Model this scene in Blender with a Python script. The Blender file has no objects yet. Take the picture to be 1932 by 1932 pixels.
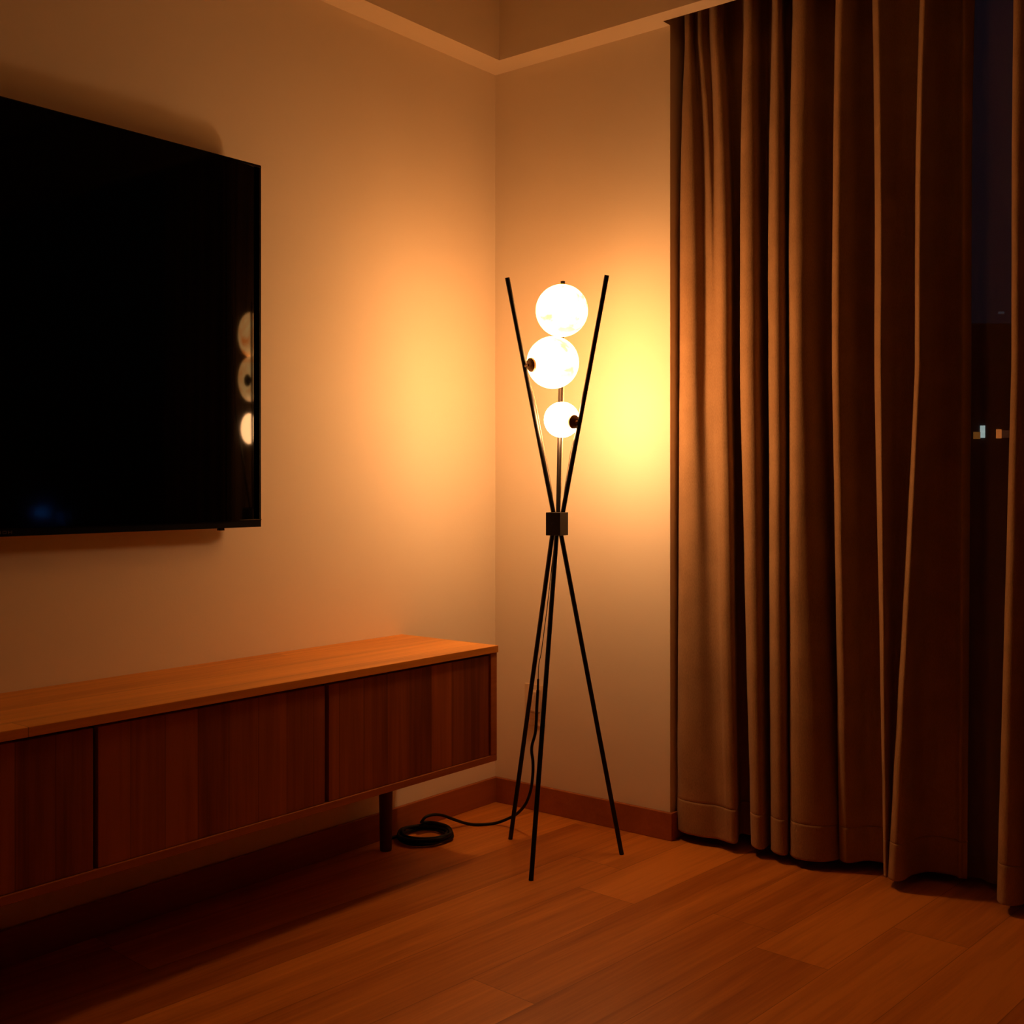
import bpy, bmesh, math, random
from mathutils import Vector, Matrix, noise
random.seed(7)
C = bpy.context.scene.collection
sc = bpy.context.scene

# ------------------------------------------------------------------ camera (measured from the photograph)
F, HY, TH = 2179.5, 907.8, math.radians(38.837)
CAM = Vector((2.4917, -3.005, 1.0788))
DV = Vector((-math.sin(TH), math.cos(TH), 0)); RV = Vector((math.cos(TH), math.sin(TH), 0)); ZV = Vector((0, 0, 1))
def ray(u, v): return DV + RV*((u-966)/F) + ZV*((HY-v)/F)
def on(u, v, ax, val):                       # point where the sight line meets the plane axis = val
    R = ray(u, v); return CAM + R*((val-CAM[ax])/R[ax])
def dep(u, v, t): return CAM + ray(u, v)*t   # point at a measured distance
cd = bpy.data.cameras.new('camera'); cam = bpy.data.objects.new('camera', cd); C.objects.link(cam)
cam.location = CAM; cam.rotation_euler = (math.pi/2, 0, TH)
cd.sensor_width = 36; cd.lens = 36*F/1932; cd.shift_y = -(966-HY)/1932; cd.clip_start = .02; cd.clip_end = 400
sc.camera = cam

# ------------------------------------------------------------------ materials
class NT:
    def __init__(s, name):
        s.m = bpy.data.materials.new(name); s.m.use_nodes = True; s.t = s.m.node_tree; s.t.nodes.clear()
        s.out = s.n('ShaderNodeOutputMaterial'); s.b = s.n('ShaderNodeBsdfPrincipled')
        s.l(s.b.outputs[0], s.out.inputs['Surface'])
    def n(s, k, **kw):
        o = s.t.nodes.new(k)
        for a, v in kw.items(): setattr(o, a, v)
        return o
    def l(s, a, b): s.t.links.new(a, b)
    def v(s, sock, val):
        if hasattr(val, 'links'): s.l(val, sock)
        else: sock.default_value = val
    def math(s, op, a, b=0.0):
        o = s.n('ShaderNodeMath', operation=op); s.v(o.inputs[0], a); s.v(o.inputs[1], b); return o.outputs[0]
    def mix(s, f, a, b):
        o = s.n('ShaderNodeMix', data_type='RGBA'); s.v(o.inputs[0], f); s.v(o.inputs[6], a); s.v(o.inputs[7], b); return o.outputs[2]
    def obj(s): return s.n('ShaderNodeTexCoord').outputs['Object']
    def xyz(s, vec):
        o = s.n('ShaderNodeSeparateXYZ'); s.l(vec, o.inputs[0]); return o.outputs
    def comb(s, x, y, z):
        o = s.n('ShaderNodeCombineXYZ'); s.v(o.inputs[0], x); s.v(o.inputs[1], y); s.v(o.inputs[2], z); return o.outputs[0]
    def noise(s, vec, scale, detail=3, rough=.55, dist=0):
        o = s.n('ShaderNodeTexNoise'); s.l(vec, o.inputs['Vector']); o.inputs['Scale'].default_value = scale
        o.inputs['Detail'].default_value = detail; o.inputs['Roughness'].default_value = rough; o.inputs['Distortion'].default_value = dist
        return o.outputs['Fac']
    def ramp(s, f, stops):
        o = s.n('ShaderNodeValToRGB'); s.l(f, o.inputs[0]); e = o.color_ramp.elements
        while len(e) < len(stops): e.new(.5)
        for i, (p, c) in enumerate(stops): e[i].position = p; e[i].color = (*c, 1) if len(c) == 3 else c
        return o.outputs[0]
    def bump(s, h, strength, dist=.01):
        o = s.n('ShaderNodeBump'); o.inputs['Strength'].default_value = strength; o.inputs['Distance'].default_value = dist
        s.l(h, o.inputs['Height']); s.l(o.outputs[0], s.b.inputs['Normal'])
    def set(s, **kw):
        for k, val in kw.items(): s.v(s.b.inputs[{'col': 'Base Color', 'rough': 'Roughness', 'spec': 'Specular IOR Level', 'metal': 'Metallic', 'ecol': 'Emission Color', 'estr': 'Emission Strength'}[k]], val)
        return s
def rgb(*c): return (*c, 1)
def plain(name, col, rough=.6, spec=.5, metal=0):
    m = NT(name); o = m.obj(); f = m.noise(o, 35, 2)
    m.set(col=m.mix(f, rgb(*[c*.9 for c in col]), rgb(*[min(1, c*1.1) for c in col])), rough=rough, spec=spec, metal=metal); return m.m

def wall_material():
    m = NT('painted plaster'); o = m.obj()
    f = m.noise(o, 1.6, 4); f2 = m.noise(o, 160, 3)
    m.set(col=m.mix(f, rgb(.84, .76, .63), rgb(.88, .795, .665)), rough=.85, spec=.2); m.bump(f2, .12, .002); return m.m

def wood(name, dark, light, plank=None, length=1.4, axis='y', rot=0, off=0, rough=.45, spec=.4, tint=.35, grain=1.0, knots=False, across=0):
    """boards run along `axis`; plank = board width (None: one board); across = coordinate that counts the boards"""
    m = NT(name); s = m.xyz(m.obj())
    a, b, c = {'y': (s[0], s[1], s[2]), 'z': (s[1], s[2], s[0]), 'x': (s[1], s[0], s[2])}[axis]
    if rot:
        a0, b0 = a, b
        a = m.math('SUBTRACT', m.math('MULTIPLY', a0, math.cos(rot)), m.math('MULTIPLY', b0, math.sin(rot)))
        b = m.math('ADD', m.math('MULTIPLY', a0, math.sin(rot)), m.math('MULTIPLY', b0, math.cos(rot)))
    shift = 0.0; rnd = None; gap = None
    if plank:
        u = m.math('DIVIDE', m.math('SUBTRACT', a, off), plank); row = m.math('FLOOR', u)
        w1 = m.n('ShaderNodeTexWhiteNoise', noise_dimensions='1D'); m.l(row, w1.inputs['W'])
        vv = m.math('ADD', m.math('DIVIDE', b, length), m.math('MULTIPLY', w1.outputs['Value'], 7.31)); ci = m.math('FLOOR', vv)
        w2 = m.n('ShaderNodeTexWhiteNoise', noise_dimensions='2D'); m.l(m.comb(row, ci, 0), w2.inputs['Vector']); rnd = w2.outputs['Value']
        fu = m.math('FRACT', u); fv = m.math('FRACT', vv)
        eu = m.math('MULTIPLY', m.math('MINIMUM', fu, m.math('SUBTRACT', 1.0, fu)), plank)
        ev = m.math('MULTIPLY', m.math('MINIMUM', fv, m.math('SUBTRACT', 1.0, fv)), length)
        gap = m.math('LESS_THAN', m.math('MINIMUM', eu, ev), .0009)
        shift = m.math('MULTIPLY', rnd, 37.0)
    vec = m.comb(m.math('MULTIPLY', a, 14.0*grain), m.math('ADD', m.math('MULTIPLY', b, .9*grain), shift), m.math('MULTIPLY', c, 14.0*grain))
    g1 = m.noise(vec, 1.0, 5, .6, .6)
    vec2 = m.comb(m.math('MULTIPLY', a, 90.0), m.math('ADD', m.math('MULTIPLY', b, 3.0), shift), m.math('MULTIPLY', c, 90.0))
    g2 = m.noise(vec2, 1.0, 3, .6)
    f = m.math('ADD', m.math('MULTIPLY', g1, .75), m.math('MULTIPLY', g2, .35))
    if rnd is not None: f = m.math('ADD', f, m.math('MULTIPLY', m.math('SUBTRACT', rnd, .5), tint))
    col = m.ramp(f, [(.30, dark), (.74, light)])
    if knots:
        k = m.n('ShaderNodeTexVoronoi'); m.l(m.comb(m.math('MULTIPLY', a, 2.6), m.math('MULTIPLY', b, 1.1), 0.0), k.inputs['Vector']); k.inputs['Scale'].default_value = 1
        kf = m.math('LESS_THAN', k.outputs['Distance'], .035)
        col = m.mix(m.math('MULTIPLY', kf, .55), col, rgb(*[x*.3 for x in dark]))
    if gap is not None: col = m.mix(m.math('MULTIPLY', gap, .55), col, rgb(*[x*.35 for x in dark]))
    m.set(col=col, rough=rough, spec=spec); m.bump(g2, .08, .002); return m.m

def fabric(name, c1, c2):
    m = NT(name); o = m.obj(); s = m.xyz(o)
    w = m.noise(m.comb(m.math('MULTIPLY', s[0], 420.0), m.math('MULTIPLY', s[1], 420.0), m.math('MULTIPLY', s[2], 150.0)), 1, 2)
    w2 = m.noise(o, 9, 4)
    f = m.math('ADD', m.math('MULTIPLY', w, .5), m.math('MULTIPLY', w2, .5))
    m.set(col=m.ramp(f, [(.3, c1), (.7, c2)]), rough=.95, spec=.1); m.bump(w, .35, .002)
    m.b.inputs['Sheen Weight'].default_value = .15; m.b.inputs['Sheen Roughness'].default_value = .5
    return m.m

def globe_material(name, col, strength, cloud):
    m = NT(name); o = m.obj()
    f = m.noise(o, 11, 5, .6, 1.2); f2 = m.noise(o, 26, 4, .6, .5)
    f = m.math('ADD', m.math('MULTIPLY', f, .7), m.math('MULTIPLY', f2, .3))
    c = m.ramp(f, [(.40, [a*b for a, b in zip(col, cloud)]), (.60, col)])
    m.set(col=rgb(.8, .75, .65), rough=.3, ecol=c, estr=strength); return m.m

M = {
 'wall': wall_material(),
 'floor': wood('floor planks', (.34, .092, .009), (.74, .275, .042), plank=.184, length=1.9, rot=math.radians(3.6), off=1.286, rough=.42, spec=.35, tint=.26, knots=True),
 'base': wood('baseboard wood', (.28, .075, .018), (.42, .13, .035), rough=.5),
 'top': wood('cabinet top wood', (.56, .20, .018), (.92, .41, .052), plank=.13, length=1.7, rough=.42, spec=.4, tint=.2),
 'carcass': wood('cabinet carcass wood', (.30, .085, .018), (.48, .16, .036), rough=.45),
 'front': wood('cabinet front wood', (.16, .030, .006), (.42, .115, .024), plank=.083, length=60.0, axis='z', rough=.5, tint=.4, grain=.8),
 'gap_shade': plain('painted gap shade', (.010, .006, .004), .9, .1),  # near-black colour stands in for the shade inside the cabinet gaps
 'leg': plain('dark leg wood', (.10, .035, .012), .55, .4),
 'metal': plain('dark bronze metal', (.007, .004, .003), .42, .3),
 'disc': plain('bronze mount', (.22, .115, .042), .4, .5, .3),
 'cord': plain('black cord', (.005, .004, .004), .6, .25),
 'plate': plain('ivory plastic', (.74, .60, .43), .4, .5),
 'tvcase': plain('black plastic', (.002, .002, .002), .3, .2),
 'tvtrim': plain('dark glossy trim', (.010, .008, .008), .22, .5, .3),
 'curtain': fabric('brown curtain fabric', (.27, .16, .080), (.41, .255, .135)),
 'wframe': plain('dark window frame', (.035, .03, .028), .5, .4),
 'building': plain('dark concrete', (.05, .05, .055), .9, .2),
 'gold': plain('grey print', (.07, .055, .045), .5, .4),
 'low_bounce_wall': plain('low bounce dark paint', (.10, .07, .05), .8, .2),  # unseen walls darkened to cut bounce light on curtain folds and cabinet front
 'ground': plain('asphalt', (.02, .02, .02), .9, .2),
}
def clear_wire():
    m = NT('clear wire'); m.set(col=rgb(.75, .6, .4), rough=.25); m.b.inputs['Transmission Weight'].default_value = .5; return m.m
M['wire'] = clear_wire()
def screen_material():
    m = NT('screen glass'); f = m.noise(m.obj(), 3, 2)
    m.set(col=m.mix(f, rgb(.0010, .0010, .0012), rgb(.0014, .0013, .0014)), rough=.055, spec=.085); return m.m
M['screen'] = screen_material()
def glass_material():
    m = NT('window glass'); f = m.noise(m.obj(), 4, 2)
    m.set(col=m.mix(f, rgb(.93, .95, .96), rgb(.96, .97, .98)), rough=0.0); m.b.inputs['Transmission Weight'].default_value = 1; m.b.inputs['IOR'].default_value = 1.45; return m.m
M['glass'] = glass_material()
def sheer_material():
    m = NT('sheer voile'); o = m.obj(); s = m.xyz(o)
    w = m.noise(m.comb(m.math('MULTIPLY', s[0], 500.0), m.math('MULTIPLY', s[1], 500.0), m.math('MULTIPLY', s[2], 500.0)), 1, 1)
    m.set(col=m.mix(w, rgb(.24, .17, .14), rgb(.32, .23, .19)), rough=.95, spec=.05)
    tr = m.n('ShaderNodeBsdfTransparent'); mx = m.n('ShaderNodeMixShader'); mx.inputs[0].default_value = .70
    m.l(tr.outputs[0], mx.inputs[1]); m.l(m.b.outputs[0], mx.inputs[2]); m.l(mx.outputs[0], m.out.inputs['Surface']); return m.m
M['sheer'] = sheer_material()
def lit(name, col, strength):
    m = NT(name); f = m.noise(m.obj(), 2.5, 3)
    m.set(col=rgb(.02, .02, .02), ecol=m.mix(f, rgb(*[c*.5 for c in col]), rgb(*col)), estr=strength); return m.m
LARGE = (1.0, .505, .150); SMALL = (1.0, .495, .200)
M['globe'] = globe_material('alabaster globe', LARGE, 18.0, (.9, .38, .15))
M['globe_small'] = globe_material('white opal globe', SMALL, 106.0, (.97, .95, .9))

# ------------------------------------------------------------------ mesh helpers
def BM(): return bmesh.new()
def box(b, lo, hi, bev=0, seg=2):
    r = bmesh.ops.create_cube(b, size=1); vs = r['verts']
    for v in vs: v.co = Vector([lo[i]+(hi[i]-lo[i])*(v.co[i]+.5) for i in range(3)])
    if bev:
        es = list({e for v in vs for e in v.link_edges}); bmesh.ops.bevel(b, geom=es, offset=bev, segments=seg, profile=.5, affect='EDGES')
def tube(b, pts, r, seg=12, cap=True, closed=False):
    pts = [Vector(p) for p in pts]; n = len(pts); rs = r if isinstance(r, (list, tuple)) else [r]*n
    t0 = (pts[1]-pts[0]).normalized(); nrm = t0.orthogonal().normalized(); rings = []
    for i in range(n):
        t = (pts[min(i+1, n-1)]-pts[max(i-1, 0)]).normalized()
        nrm = (nrm - t*nrm.dot(t)).normalized(); bi = t.cross(nrm)
        rings.append([b.verts.new(pts[i]+(nrm*math.cos(2*math.pi*k/seg)+bi*math.sin(2*math.pi*k/seg))*rs[i]) for k in range(seg)])
    for i in range(n-1):
        for k in range(seg): b.faces.new((rings[i][k], rings[i][(k+1) % seg], rings[i+1][(k+1) % seg], rings[i+1][k]))
    if cap: b.faces.new(rings[0][::-1]); b.faces.new(rings[-1])
def spline(pts, n=10):
    pts = [Vector(p) for p in pts]; P = [pts[0]*2-pts[1]]+pts+[pts[-1]*2-pts[-2]]; o = []
    for i in range(1, len(P)-2):
        a, b_, c, d = P[i-1:i+3]
        for k in range(n):
            t = k/n; o.append(.5*((2*b_)+(c-a)*t+(2*a-5*b_+4*c-d)*t*t+(3*b_-a-3*c+d)*t**3))
    return o+[pts[-1]]
def sphere(b, c, r, u=48, v=32, sq=1.0):
    bmesh.ops.create_uvsphere(b, u_segments=u, v_segments=v, radius=r, matrix=Matrix.Translation(c) @ Matrix.Diagonal((1, 1, sq, 1)))
def lathe_dir(b, c, axis, prof, seg=32):     # profile (distance along axis, radius)
    axis = Vector(axis).normalized(); u = axis.orthogonal().normalized(); w = axis.cross(u); rings = []
    for h, r in prof: rings.append([b.verts.new(Vector(c)+axis*h+(u*math.cos(2*math.pi*k/seg)+w*math.sin(2*math.pi*k/seg))*r) for k in range(seg)])
    for i in range(len(rings)-1):
        for k in range(seg): b.faces.new((rings[i][k], rings[i][(k+1) % seg], rings[i+1][(k+1) % seg], rings[i+1][k]))
    b.faces.new(rings[0][::-1]); b.faces.new(rings[-1])
def obj(name, b, mat, parent=None, smooth=False, label=None):
    bmesh.ops.recalc_face_normals(b, faces=b.faces[:])
    me = bpy.data.meshes.new(name); o = bpy.data.objects.new(name, me)
    if parent is not None:
        base = Vector(parent['_w']) if '_w' in parent else Vector((0, 0, 0))
        for v in b.verts: v.co -= base
        o['_w'] = list(base)
        o.parent = parent
    b.to_mesh(me); b.free(); me.materials.append(mat)
    if smooth:
        for p in me.polygons: p.use_smooth = True
        if smooth != 'all':
            try: me.set_sharp_from_angle(angle=math.radians(38))
            except Exception: pass
    C.objects.link(o)
    if label: o['label'] = label
    return o
def thing(name, label, cat, loc, group=None):
    o = bpy.data.objects.new(name, None); C.objects.link(o); o.location = loc; o['_w'] = list(loc)
    o['label'] = label; o['category'] = cat; o.empty_display_size = .05
    if group: o['group'] = group
    return o
def tag(o, label, cat, group=None):
    o['label'] = label; o['category'] = cat
    if group: o['group'] = group
    return o
def struct(name, b, mat, label=None, **k):
    o = obj(name, b, mat, **k); o['kind'] = 'structure'
    if label: o['label'] = label; o['category'] = name.split('_')[0]
    return o

# ------------------------------------------------------------------ the room
H, HC = 2.45, 2.82            # soffit underside, tray ceiling
SW, PK = .0987, .040          # soffit width, strip of soffit kept in front of the curtain pocket
JX, JY = .683, .30            # where the right-hand wall ends at the window recess, depth of the recess
XR, YF, WX = 4.6, -5.2, 4.1
b = BM(); box(b, (-.2, YF-.2, -.1), (XR+.2, JY+.1, 0)); struct('floor', b, M['floor'], 'orange brown wooden plank floor')
b = BM(); box(b, (-.2, YF-.2, 0), (0, JY+.1, HC)); struct('wall_left', b, M['wall'], 'warm cream wall behind the television')
b = BM(); box(b, (0, 0, 0), (JX, JY+.1, HC)); box(b, (WX, 0, 0), (XR, JY+.1, HC)); struct('wall_back', b, M['wall'], 'warm cream wall between corner and curtains')
b = BM(); box(b, (XR, YF-.2, 0), (XR+.2, JY+.1, HC)); struct('wall_right', b, M['low_bounce_wall'], 'unseen wall on the far side of the room, darkened to cut bounce light')
b = BM(); box(b, (0, YF-.2, 0), (XR, YF, HC)); struct('wall_front', b, M['low_bounce_wall'], 'unseen wall behind the viewer, darkened to cut bounce light')
b = BM(); box(b, (-.2, YF-.2, HC), (XR+.2, JY+.1, HC+.1)); struct('ceiling', b, M['wall'], 'raised tray of the cream ceiling')
b = BM(); box(b, (0, YF, H), (SW, 0, HC)); struct('trim_1', b, M['wall'], 'lowered ceiling border along the television wall')
b = BM(); box(b, (SW, -SW, H), (JX, 0, HC)); box(b, (JX, -SW, H), (XR, -PK, HC)); struct('trim_2', b, M['wall'], 'lowered ceiling border over the curtains')
BZ, BT = .083, .013
b = BM(); box(b, (0, YF, 0), (BT, 0, BZ), .002); struct('baseboard_left', b, M['base'], 'reddish wooden baseboard below the television wall')
b = BM(); box(b, (BT, -BT, 0), (JX+BT, 0, BZ), .002); box(b, (JX, 0, 0), (JX+BT, .20, BZ), .002)
struct('baseboard_back', b, M['base'], 'reddish wooden baseboard behind the floor lamp')

# window in the recess
b = BM(); fy0, fy1 = .235, .285
for x0, x1, z0, z1 in ((JX, WX, 0, .06), (JX, WX, HC-.06, HC), (JX, JX+.05, .06, HC-.06), (WX-.05, WX, .06, HC-.06), (2.02, 2.08, .06, HC-.06)): box(b, (x0, fy0, z0), (x1, fy1, z1), .003)
win = struct('window_1', b, M['wframe'], 'dark framed night window behind the curtains')
win['_w'] = [0, 0, 0]
for x0, x1 in ((JX+.05, 2.02), (2.08, WX-.05)):
    b = BM(); box(b, (x0, .256, .06), (x1, .262, HC-.06)); obj('pane', b, M['glass'], win)

# ------------------------------------------------------------------ television
TX, TR, TT, TB = .068, -1.050, 1.9096, .9587
TL = TR-1.66
def sag(s):                                    # the frame is straight
    return 0
def bow(s):                                    # bow and rolled right-hand edge added to steer the globe reflections into view
    top, s0, s1, s2 = .009, .090, .122, 1.656
    a0, a1 = .195, .155                        # slope at the edge and where the roll eases out
    e = (s1-s0)*a1/2
    if s <= s0: d = s0-s; return top-e-a1*d-(a0-a1)*d*d/(2*s0)
    if s <= s1: return top-a1*(s1-s)**2/(2*(s1-s0))
    return top-(top+.001)*(s-s1)/(s2-s1)
SS = [0, .004, .008, .015, .025, .035, .045, .055, .065, .075, .085, .095, .105, .115, .125, .135, .15, .3, .6, 1.0, 1.4, 1.652]
def strip(b, s_list, z0, z1, front, back, sag=sag):     # slab following the panel's roll; front/back are offsets in x
    rows = []
    for s in s_list:
        x = TX-sag(s); y = TR-s
        rows.append([b.verts.new((x+front, y, z0)), b.verts.new((x+front, y, z1)), b.verts.new((x+back, y, z1)), b.verts.new((x+back, y, z0))])
    for a, c in zip(rows, rows[1:]):
        for k in range(4): b.faces.new((a[k], a[(k+1) % 4], c[(k+1) % 4], c[k]))
    b.faces.new(rows[0]); b.faces.new(rows[-1][::-1])
tv = thing('television', 'large black flat screen television hung on the left wall, switched off', 'television', (TX, (TL+TR)/2, TB))
b = BM(); strip(b, [.0045+.0025*i for i in range(48)]+[.13, .16, .2, .25, .3, .35, .4, .45, .5, .55, .6, .8, 1.0, 1.4, 1.656], TB+.018, TT-.004, 0, -.012, lambda s: -bow(s)); obj('screen', b, M['screen'], tv, smooth=True)
b = BM()
strip(b, SS, TB, TB+.0185, .0015, -.020); strip(b, SS, TT-.005, TT, .0015, -.020)
strip(b, [0, .002, .0045], TB+.0185, TT-.005, .0015, -.020); strip(b, [1.652, 1.656, 1.66], TB, TT, .0015, -.020)
obj('frame', b, M['tvcase'], tv, smooth=True)
b = BM(); pts = [(TX-sag(s)+.0022, TR-s, TB+.0192) for s in SS]; tube(b, pts, .0013, 8)
pts = [(TX-sag(s)+.0018, TR-s, TT-.0058) for s in SS]; tube(b, pts, .0009, 8)
x6 = TX-sag(.006); tube(b, [(x6+.0012, TR-.0050, TB+.02), (x6+.0012, TR-.0050, TT-.006)], .0009, 8)
obj('trim', b, M['tvtrim'], tv, smooth=True, label='thin glossy trim line around the screen')
b = BM(); box(b, (.034, TL+.02, TB+.012), (TX-.022, TR-.012, TT-.012), .006); box(b, (.022, TL+.22, TB+.06), (.036, TR-.16, TT-.06), .006)
obj('back_panel', b, M['tvcase'], tv)
b = BM(); box(b, (.002, TL+.55, TB+.2), (.026, TR-.55, TT-.2), .003); obj('wall_mount', b, M['metal'], tv)
ry = on(422, 999, 0, .07).y
b = BM(); bmesh.ops.create_cube(b, size=1)
for v in b.verts:
    w = .0115 if v.co.z > 0 else .0135
    v.co = Vector((TX-.010+v.co.x*.014, ry+v.co.y*2*w*.5, TB-.0025+v.co.z*.007))
obj('receiver', b, M['tvtrim'], tv, label='small glossy nub under the bottom edge')
ly = on(22, 1007, 0, TX).y
b = BM(); gx0, gx1 = TX+.0014, TX+.0022      # worn, unreadable lettering at the middle of the lower edge
for i in range(6):
    y1 = ly-.0125*i; z0, z1 = TB+.0055, TB+.0125
    if i % 2: box(b, (gx0, y1-.009, z0), (gx1, y1, z0+.0016)); box(b, (gx0, y1-.009, z1-.0016), (gx1, y1, z1)); box(b, (gx0, y1-.009, z0), (gx1, y1-.0074, z1)); box(b, (gx0, y1-.0016, z0), (gx1, y1, z1))
    else: box(b, (gx0, y1-.009, z0), (gx1, y1-.0074, z1)); box(b, (gx0, y1-.0016, z0), (gx1, y1, z1)); box(b, (gx0, y1-.0074, (z0+z1)/2-.0008), (gx1, y1-.0016, (z0+z1)/2+.0008))
obj('logo', b, M['gold'], tv)

# ------------------------------------------------------------------ low cabinet
CX, CR, CT, CB, CL = .385, -.450, .6084, .2785, -2.99
cab = thing('media_cabinet', 'long low reddish wooden media cabinet below the television', 'cabinet', (CX/2, (CL+CR)/2, 0))
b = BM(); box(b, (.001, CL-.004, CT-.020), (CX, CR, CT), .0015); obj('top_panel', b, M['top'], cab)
b = BM(); box(b, (.014, CL, CB), (CX-.003, CR-.003, CB+.018), .0012); obj('bottom_panel', b, M['carcass'], cab)
for y0, y1 in ((CR-.030, CR-.003), (CL, CL+.027)):
    b = BM(); box(b, (.014, y0, CB+.018), (CX-.003, y1, CT-.020), .0012); obj('side_panel', b, M['carcass'], cab)
b = BM(); box(b, (.014, CL+.027, CB+.018), (.020, CR-.030, CT-.020)); obj('back_panel', b, M['gap_shade'], cab)
edges = [(-.4795, -1.0905), (-1.1035, -1.7115), (-1.7225, -2.335), (-2.346, -2.960)]
for i, (y1, y0) in enumerate(edges):
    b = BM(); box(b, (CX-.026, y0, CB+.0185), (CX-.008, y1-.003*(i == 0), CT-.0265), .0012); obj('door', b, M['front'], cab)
for y in (-1.097, -1.717, -2.3405):
    b = BM(); box(b, (.020, y-.009, CB+.018), (CX-.030, y+.009, CT-.020)); obj('divider', b, M['gap_shade'], cab)
for lx, lyy in ((.0865, -.6056), (.0865, -2.75)):
    b = BM(); lathe_dir(b, (lx, lyy, 0), ZV, [(0, .0165), (.004, .0175), (CB-.002, .0215), (CB, .0215)], 28); obj('leg', b, M['leg'], cab, smooth=True)
for lyy in (-1.72, -2.75):
    b = BM(); lathe_dir(b, (.30, lyy, 0), ZV, [(0, .0165), (.004, .0175), (CB-.002, .0215), (CB, .0215)], 28)
    if lyy < -2: obj('leg', b, M['leg'], cab, smooth=True)
    else: b.free()

# ------------------------------------------------------------------ floor lamp
feet = [on(963, 1583, 2, 0), on(1002, 1661, 2, 0), on(1173, 1612, 2, 0)]
tops = [on(1145, 519, 2, 1.645), on(1062, 531, 2, 1.672), on(957, 524, 2, 1.655)]
HUB = Vector((.5225, -.354, 0))
hub_z0, hub_z1 = dep(1052, 1009, 3.33).z, dep(1052, 966, 3.33).z
lamp = thing('floor_lamp', 'tall black tripod floor lamp with three glowing round globes', 'lamp', HUB)
RR = .0067
low = [dep(1042.5, 1006, 3.343), dep(1050.5, 1006, 3.318), dep(1058, 1006, 3.330)]
up = [dep(1061.5, 969, 3.322), dep(1053, 969, 3.343), dep(1044.5, 969, 3.330)]
for f_, t_ in zip(feet, low):
    b = BM(); d_ = (t_-f_).normalized(); tube(b, [f_, f_+d_*.004, t_-d_*.002, t_], RR, 20); obj('leg', b, M['metal'], lamp, smooth=True)
for f_, t_ in zip(up, tops):
    b = BM(); d_ = (t_-f_).normalized(); tube(b, [f_, f_+d_*.004, t_-d_*.002, t_], RR, 20); obj('arm', b, M['metal'], lamp, smooth=True)
b = BM(); box(b, (-.0235, -.0235, hub_z0), (.0235, .0235, hub_z1), .0012)
rot = Matrix.Rotation(TH+math.radians(-33), 4, 'Z')
for v in b.verts: v.co = rot @ v.co + HUB
hubo = obj('hub', b, M['metal'], lamp)
b = BM(); n_ = (rot @ Vector((0, -1, 0)))
lathe_dir(b, HUB+n_*.0225+Vector((0, 0, (hub_z0+hub_z1)/2)), n_, [(0, .0035), (.0025, .0035), (.003, .003)], 16); obj('set_screw', b, M['metal'], hubo, smooth=True)
def rod_at(i, z): return up[i].lerp(tops[i], (z-up[i].z)/(tops[i].z-up[i].z))
def globe(cpx, cpy, depth, rpx, mat, lab, disc=None, rodi=0):
    c = dep(cpx, cpy, depth); r = rpx*depth/F
    b = BM(); sphere(b, c, r); g = obj('globe', b, mat, lamp, smooth='all', label=lab)
    if disc:
        du, dv = (disc[0]-cpx)*depth/F, (disc[1]-cpy)*depth/F
        n = RV*du - ZV*dv; n -= DV*math.sqrt(max(1e-9, r*r-n.length_squared)); n.normalize()
    else:
        rp = rod_at(rodi, c.z); n = (rp-c).normalized()
    b = BM(); R0 = .0205
    lathe_dir(b, c+n*r, n, [(-.0040, R0*.9), (-.001, R0), (.004, R0*.98), (.008, R0*.72), (.0095, R0*.4), (.010, .004)], 28)
    p = c+n*(r+.009); q = rod_at(rodi, p.z); tube(b, [p, p.lerp(q, .5), q], .0042, 12)
    obj('mount', b, M['disc'], g, smooth=True)
    return c
zB = 1.545; rb = rod_at(1, zB); dB = (rb-CAM).dot(DV)
g1 = globe(1060, 586, dB-.092, 49.3, M['globe'], 'upper large clouded glowing globe', None, 1)
g2 = globe(1043, 684, (rod_at(1, 1.42)-CAM).dot(DV)-.084, 49.3, M['globe'], 'middle large clouded glowing globe', (1002.5, 691), 2)
g3 = globe(1060, 792, (rod_at(1, 1.25)-CAM).dot(DV)-.062, 33.5, M['globe_small'], 'small plain white glowing globe', (1080.5, 797), 0)
def rod_wire(i, z0, z1, off):
    b = BM(); o = RV*off
    tube(b, spline([rod_at(i, z0)+o*.4, rod_at(i, z0-.05)+o, rod_at(i, (z0+z1)/2)+o*.9, rod_at(i, z1+.06)+o*.8, rod_at(i, z1)+o*.2], 8), .0009, 8)
    obj('wire', b, M['wire'], lamp, smooth=True, label='thin clear wire beside a rod')
rod_wire(2, 1.36, hub_z1+.01, .0105); rod_wire(1, 1.50, hub_z1+.01, .0095); rod_wire(0, 1.22, hub_z1+.01, -.0095)

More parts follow.
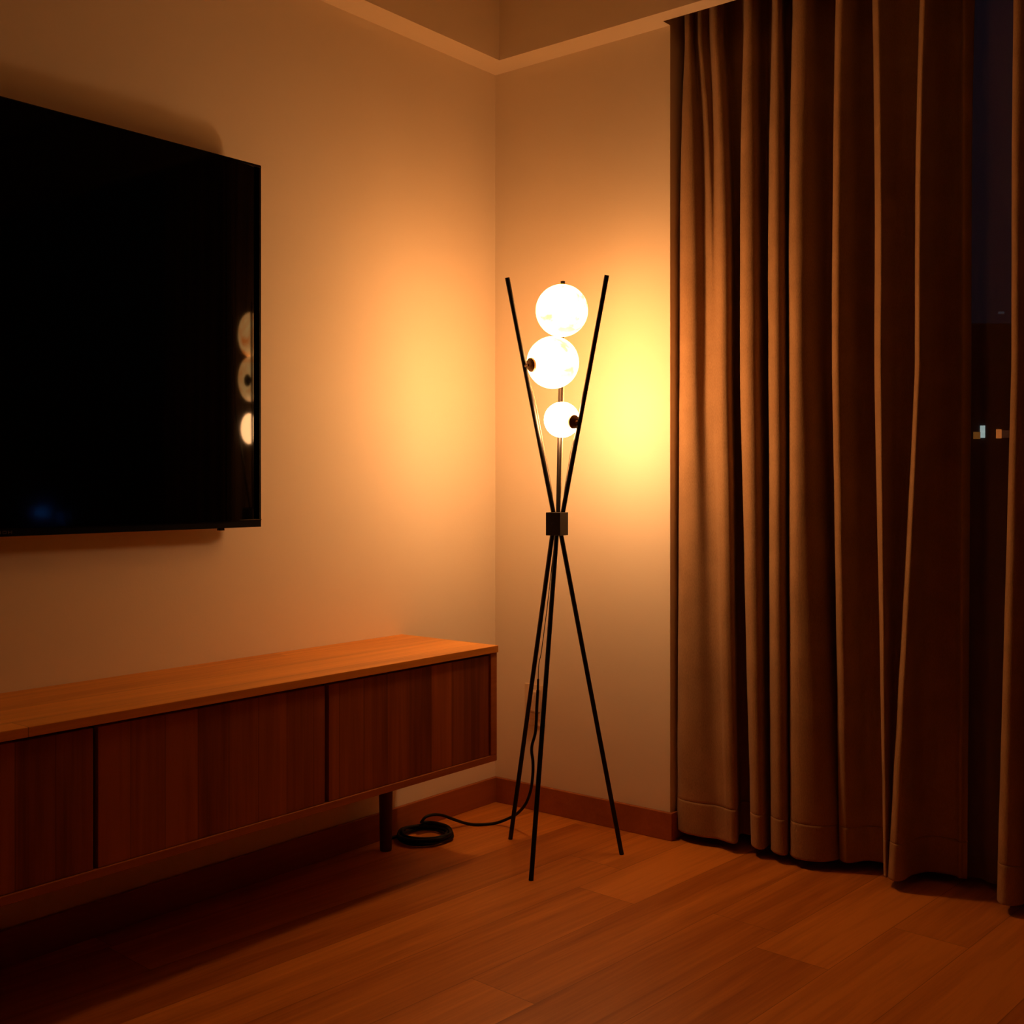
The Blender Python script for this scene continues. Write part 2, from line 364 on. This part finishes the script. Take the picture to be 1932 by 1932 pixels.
# cord: thin lead, in-line switch, thicker cable running to a coil on the floor
lead = [(1048, 1008, 3.335), (1042, 1060, 3.345), (1033, 1140, 3.36), (1026, 1195, 3.37), (1021, 1232, 3.38), (1016.5, 1255, 3.385), (1015.3, 1284, 3.39)]
b = BM(); tube(b, spline([dep(*p) for p in lead], 8), .0012, 10); cord = obj('power_cord', b, M['cord'], lamp, smooth=True)
main = [dep(*p) for p in [(1014.8, 1302, 3.40), (1013, 1331, 3.41), (1010.5, 1379, 3.43), (1004.5, 1403, 3.44), (1003, 1417, 3.45), (1005.5, 1438, 3.455), (1005, 1465, 3.465),
        (1001, 1492, 3.49), (992, 1516, 3.52), (978, 1533, 3.56), (962, 1543, 3.595)]]
main += [on(u, v, 2, z) for u, v, z in [(935, 1553, .006), (904, 1556, .0045), (882, 1554, .006)]] + [dep(858.6, 1547, 3.585), dep(837, 1539, 3.565), dep(820, 1537, 3.545), dep(804, 1541, 3.525), dep(796, 1550, 3.52)]
cc = on(798, 1582, 2, 0)
cc.x = max(cc.x, .103)
def coil(a, r, z): p = cc + (RV*math.cos(a)+DV*math.sin(a)*.96)*r; p.z = z; return p
lay = [(1.75, .066, .032), (1.25, .072, .030), (.55, .078, .026), (0, .080, .020)]
a = 0.0; turn = 0
while turn < 62:
    a -= .55; turn += 1; k = turn/62
    lay.append((a, .0765+.0075*math.sin(1.9*a/ (2*math.pi)*2.3+1)+.003*math.sin(turn*2.1), .0050+(1-k)*.0180+.0025*math.sin(turn*1.3)**2))
main += [coil(*q) for q in lay]
end = coil(lay[-1][0]-.5, .085, .006); main += [end, end + Vector((-.004, -.05, .0))]
for p in main:
    p.z = max(p.z, .0050)
    if p.z < .09: p.x = max(p.x, .0185)
b = BM(); tube(b, spline(main, 7), .0046, 10); obj('cable', b, M['cord'], cord, smooth=True)
s0, s1 = dep(1015.3, 1281, 3.39), dep(1014.8, 1304, 3.40)
b = BM(); tube(b, [s0, s0.lerp(s1, .06), s0.lerp(s1, .94), s1], [.002, .0034, .0034, .0025], 12); obj('inline_switch', b, M['cord'], cord, smooth=True)

# ------------------------------------------------------------------ wall outlet and plug block behind the lamp
p0, p1 = on(992, 1288, 1, 0), on(1029, 1372, 1, 0)
out = thing('wall_outlet', 'ivory wall outlet plate low on the wall behind the lamp legs', 'outlet', ((p0.x+p1.x)/2, 0, (p0.z+p1.z)/2))
b = BM(); box(b, (p0.x, -.006, p1.z), (p1.x, -.0005, p0.z), .002); obj('plate', b, M['plate'], out)
mx, mz = (p0.x+p1.x)/2, (p0.z+p1.z)/2
b = BM(); box(b, (mx-.024, -.0085, mz-.045), (mx+.024, -.006, mz+.052), .001); obj('socket', b, M['plate'], out)
p2, p3 = on(1001, 1302, 1, -.02), on(1013.5, 1345, 1, -.02)
pl = thing('outlet_adapter', 'small ivory plug block seated in the outlet behind the lamp legs', 'plug', ((p2.x+p3.x)/2, -.009, (p2.z+p3.z)/2))
b = BM(); box(b, (p2.x, -.034, p3.z), (p3.x+.004, -.0088, p2.z), .003); obj('body', b, M['plate'], pl)
b = BM(); box(b, (p2.x+.004, -.0365, p3.z+.008), (p3.x, -.034, p2.z-.012), .001); obj('face_plate', b, M['plate'], pl)

# ------------------------------------------------------------------ curtains: fold knots measured at top / middle / hem
# (column top, column middle, column hem, depth top, depth middle, depth hem)
K1 = [
 (1300, 1290, 1285, .085, .085, .085), (1293, 1283, 1278, .035, .030, .030), (1297, 1291, 1290, .016, .006, .006), (1304, 1310, 1320, .018, .006, .004),
 (1311, 1329, 1350, .050, .032, .016), (1322, 1342, 1366, .028, .027, .010), (1337, 1350, 1374, .055, .016, .004), (1347, 1362, 1384, .014, .003, .003), (1361, 1377, 1392, .030, .020, .022),
 (1368, 1385, 1397, .085, .090, .100), (1386, 1400, 1424, .075, .100, .105), (1402, 1403, 1425, .070, .085, .090), (1404, 1396, 1418, .030, .030, .030), (1412, 1408, 1427, .010, .003, .004),
 (1425, 1427, 1440, .022, .014, .012), (1436, 1438, 1449, .080, .065, .050), (1450, 1450, 1460, .090, .100, .085), (1459, 1450, 1455, .035, .030, .030), (1465, 1462, 1468, .012, .003, .003),
 (1474, 1478, 1484, .024, .018, .014), (1481, 1488, 1490, .085, .070, .055), (1499, 1497, 1500, .085, .085, .075), (1496, 1488, 1492, .035, .030, .028), (1505, 1500, 1506, .010, .001, .001),
 (1528, 1522, 1545, .018, .012, .010), (1543, 1543, 1578, .075, .060, .055), (1562, 1562, 1590, .100, .105, .110), (1582, 1578, 1592, .090, .095, .110), (1577, 1571, 1584, .035, .030, .065),
 (1586, 1581, 1595, .010, .004, .048), (1604, 1600, 1612, .030, .030, .065), (1626, 1626, 1640, .085, .090, .105), (1652, 1660, 1678, .090, .100, .105), (1646, 1651, 1668, .040, .040, .030),
 (1655, 1661, 1671, .012, .001, .004), (1668, 1671, 1676, .026, .018, .014), (1698, 1694, 1682, .070, .065, .030), (1732, 1726, 1684, .075, .075, .028), (1738, 1727, 1677, .035, .030, .010),
 (1745, 1735, 1687, .012, .000, -.008), (1757, 1746, 1704, .030, .028, .008), (1774, 1764, 1722, .085, .090, .065), (1792, 1790, 1755, .110, .118, .120), (1812, 1808, 1800, .108, .110, .130),
 (1818, 1816, 1810, .085, .086, .118), (1828, 1826, 1818, .098, .100, .125), (1840, 1832, 1825, .120, .125, .125)]
K2 = [(1920, 1916, 1892, .100, .100, .100), (1914, 1909, 1882, .035, .030, .025), (1922, 1917, 1894, .010, -.002, -.008), (1944, 1939, 1926, .024, .020, .016), (1962, 1958, 1948, .085, .090, .090)]
for i in range(5):
    q = 1990+i*74
    K2 += [(q, q-4, q-14, .09, .1, .1), (q-2, q-6, q-16, .035, .03, .03), (q+8, q+5, q-5, .01, .0, .0), (q+32, q+30, q+22, .024, .02, .02), (q+50, q+48, q+42, .085, .09, .09)]
ZB, ZM, ZT = .05, 1.37, 2.39
def quad(z, b_, m_, t_):
    z = min(z, ZT)
    return (b_*(z-ZM)*(z-ZT)/((ZB-ZM)*(ZB-ZT)) + m_*(z-ZB)*(z-ZT)/((ZM-ZB)*(ZM-ZT)) + t_*(z-ZB)*(z-ZM)/((ZT-ZB)*(ZT-ZM)))
def lin(z, b_, m_, t_):
    if z < ZM: k = (z-ZB)/(ZM-ZB); return b_+(m_-b_)*k
    k = min(1, (z-ZM)/(ZT-ZM)); k = k**3.2; return m_+(t_-m_)*k
def drape(name, K, label, z0=.028, z1=2.62, hem=.125, seed=0):
    zs = [z0, z0+.006, z0+.02, z0+.05, z0+.08, hem-.006, hem-.001, hem, hem+.003, hem+.01]
    z = hem+.03
    while z < z1: zs.append(z); z += .03
    zs.append(z1); rows = []
    for z in zs:
        pts = []
        for T, Mi, B, dt, dm, db in K:
            d = quad(z, db, dm, dt); px = lin(z, B, Mi, T)
            p = on(px, HY, 1, d); pts.append(Vector((p.x, p.y, 0)))
        cur = spline(pts, 5); row = []
        for i, p in enumerate(cur):
            n = noise.noise(Vector((p.x*9+seed, z*2.1, seed)))*.0035 + noise.noise(Vector((p.x*26, z*7, seed+3)))*.0014
            n += noise.noise(Vector((p.x*14+z*5, z*5-p.x*6, seed+20)))*.0028*max(0, 1-z/1.6)
            n += noise.noise(Vector((p.x*5, z*1.1, seed+9)))*.004
            y = p.y+n
            if z < hem-.0005: y -= .0012
            elif z < hem+.002: y += .0022
            row.append((p.x, y, z+(.0 if z > z0+.01 else .004*noise.noise(Vector((p.x*6, 0, 1))))))
        rows.append(row)
    hi = zs.index(hem)
    def part(rr, nm, parent):
        b = BM(); vv = [[b.verts.new(p) for p in r] for r in rr]
        for a_, c_ in zip(vv, vv[1:]):
            for k in range(len(a_)-1): b.faces.new((a_[k], a_[k+1], c_[k+1], c_[k]))
        o = obj(nm, b, M['curtain'], parent, smooth='all')
        s = o.modifiers.new('thickness', 'SOLIDIFY'); s.thickness = .0018; s.offset = 0
        return o
    o = part(rows[hi:], name, None); o['_w'] = [0, 0, 0]; part(rows[:hi+1], 'hem', o)
    return tag(o, label, 'curtain')
drape('curtain', K1, 'wide brown pleated curtain beside the floor lamp, hanging to the floor', seed=1)
drape('curtain', K2, 'narrow strip of brown curtain at the right edge, past the dark glass gap', seed=5)

b = BM(); zs = [.02+i*(2.60/40) for i in range(41)]; xs = [.74+i*.012 for i in range(int(1.62/.012))]; vv = []
for z in zs: vv.append([b.verts.new((x, .160+.012*math.sin(x*38+.3*math.sin(z*1.3))+.006*math.sin(x*91+1), z)) for x in xs])
for a_, c_ in zip(vv, vv[1:]):
    for k in range(len(a_)-1): b.faces.new((a_[k], a_[k+1], c_[k+1], c_[k]))
tag(obj('sheer_curtain', b, M['sheer'], None, smooth='all'), 'dark sheer curtain in the gap between the brown curtains', 'curtain')

# ------------------------------------------------------------------ night outside
b = BM(); box(b, (-60, 6, -12.2), (140, 160, -12)); go = struct('ground_outside', b, M['ground'], 'dark ground outside the window')
def far(u, v, D): return dep(u, v, D)
def building(px0, px1, ztop, D, lab):
    a, c = dep(px0, HY, D), dep(px1, HY, D); ctr = (a+c)/2
    o = thing('building', lab, 'building', (ctr.x, ctr.y, -12), 'dark buildings outside')
    b = BM(); w = (c-a).length/2
    box(b, (-w, 0, -12), (w, 12, ztop)); R_ = Matrix.Rotation(TH, 4, 'Z')
    for v in b.verts: v.co = R_ @ v.co + Vector((ctr.x, ctr.y, 0))
    obj('facade', b, M['building'], o); return o
bd = building(1560, 2250, 9.0, 58, 'dark apartment building seen through the curtain gap, with small lit windows')
def lit_window(o, u0, v0, u1, v1, D, mat):
    ctr = dep((u0+u1)/2, (v0+v1)/2, D); w = (u1-u0)*D/F/2; h = (v1-v0)*D/F/2
    b = BM(); box(b, (-w, -.05, -h), (w, .05, h)); R_ = Matrix.Rotation(TH, 4, 'Z')
    for v in b.verts: v.co = R_ @ v.co + ctr
    obj('window', b, mat, o)
lit_window(bd, 1850, 803, 1858, 826, 57.94, lit('cold white window', (.75, .95, .9), 1.7))
lit_window(bd, 1837, 815, 1849, 828, 57.94, lit('amber window', (1, .35, .06), .45))
lit_window(bd, 1880, 810, 1889, 827, 57.94, lit('orange window', (1, .26, .05), 1.3))
lit_window(bd, 1891, 812, 1903, 826, 57.94, lit('dim red window', (1, .3, .12), .12))
lit_window(bd, 1884, 588, 1894, 592, 57.94, lit('faint window', (.6, .7, .9), .10))
# building whose blue sign is mirrored in the television
def mirrored(u, v, D):
    R = ray(u, v); t = (TX-CAM.x)/R.x; P = CAM+R*t; n = Vector((1, -.010/1.534, 0)).normalized(); R = (R-n*(2*R.dot(n))).normalized(); return P+R*D
c0 = mirrored(84, 970, 55)
o = thing('building', 'dark building with blue lit panels mirrored at the television lower left', 'building', (c0.x, c0.y, -12))
dirn = Vector((c0.x, c0.y, 0)).normalized(); ang = math.atan2(dirn.y, dirn.x)-math.pi/2; R_ = Matrix.Rotation(ang, 4, 'Z')
b = BM(); box(b, (-8, .3, -12), (8, 12, 5))
for v in b.verts: v.co = R_ @ v.co + Vector((c0.x, c0.y, 0))
obj('facade', b, M['building'], o)
for u, v, w, h, s_ in ((79, 966, .26, .19, 11), (115, 976, .18, .15, 4)):
    p = mirrored(u, v, 55); b = BM(); box(b, (-w, -.05, -h), (w, .05, h))
    for q in b.verts: q.co = R_ @ q.co + p
    obj('sign_panel', b, lit('blue panel', (.03, .25, 1), s_), o)

# ------------------------------------------------------------------ world and output
w = bpy.data.worlds.new('night sky'); sc.world = w; w.use_nodes = True
nt = w.node_tree; bg = nt.nodes['Background']; bg.inputs['Strength'].default_value = 1.0
tc = nt.nodes.new('ShaderNodeTexCoord'); sx = nt.nodes.new('ShaderNodeSeparateXYZ'); rp = nt.nodes.new('ShaderNodeValToRGB')
nt.links.new(tc.outputs['Generated'], sx.inputs[0]); nt.links.new(sx.outputs[2], rp.inputs[0]); nt.links.new(rp.outputs[0], bg.inputs['Color'])
rp.color_ramp.elements[0].color = (.003, .006, .010, 1); rp.color_ramp.elements[1].color = (.003, .009, .020, 1)
vs = sc.view_settings; vs.view_transform = 'Standard'; vs.look = 'None'; vs.exposure = 0; vs.gamma = 1; vs.use_curve_mapping = False
sc.cycles.max_bounces = 10; sc.cycles.diffuse_bounces = 6; sc.cycles.caustics_reflective = False; sc.cycles.caustics_refractive = False
sc.cycles.sample_clamp_indirect = 4
for o in bpy.data.objects:
    if '_w' in o: del o['_w']
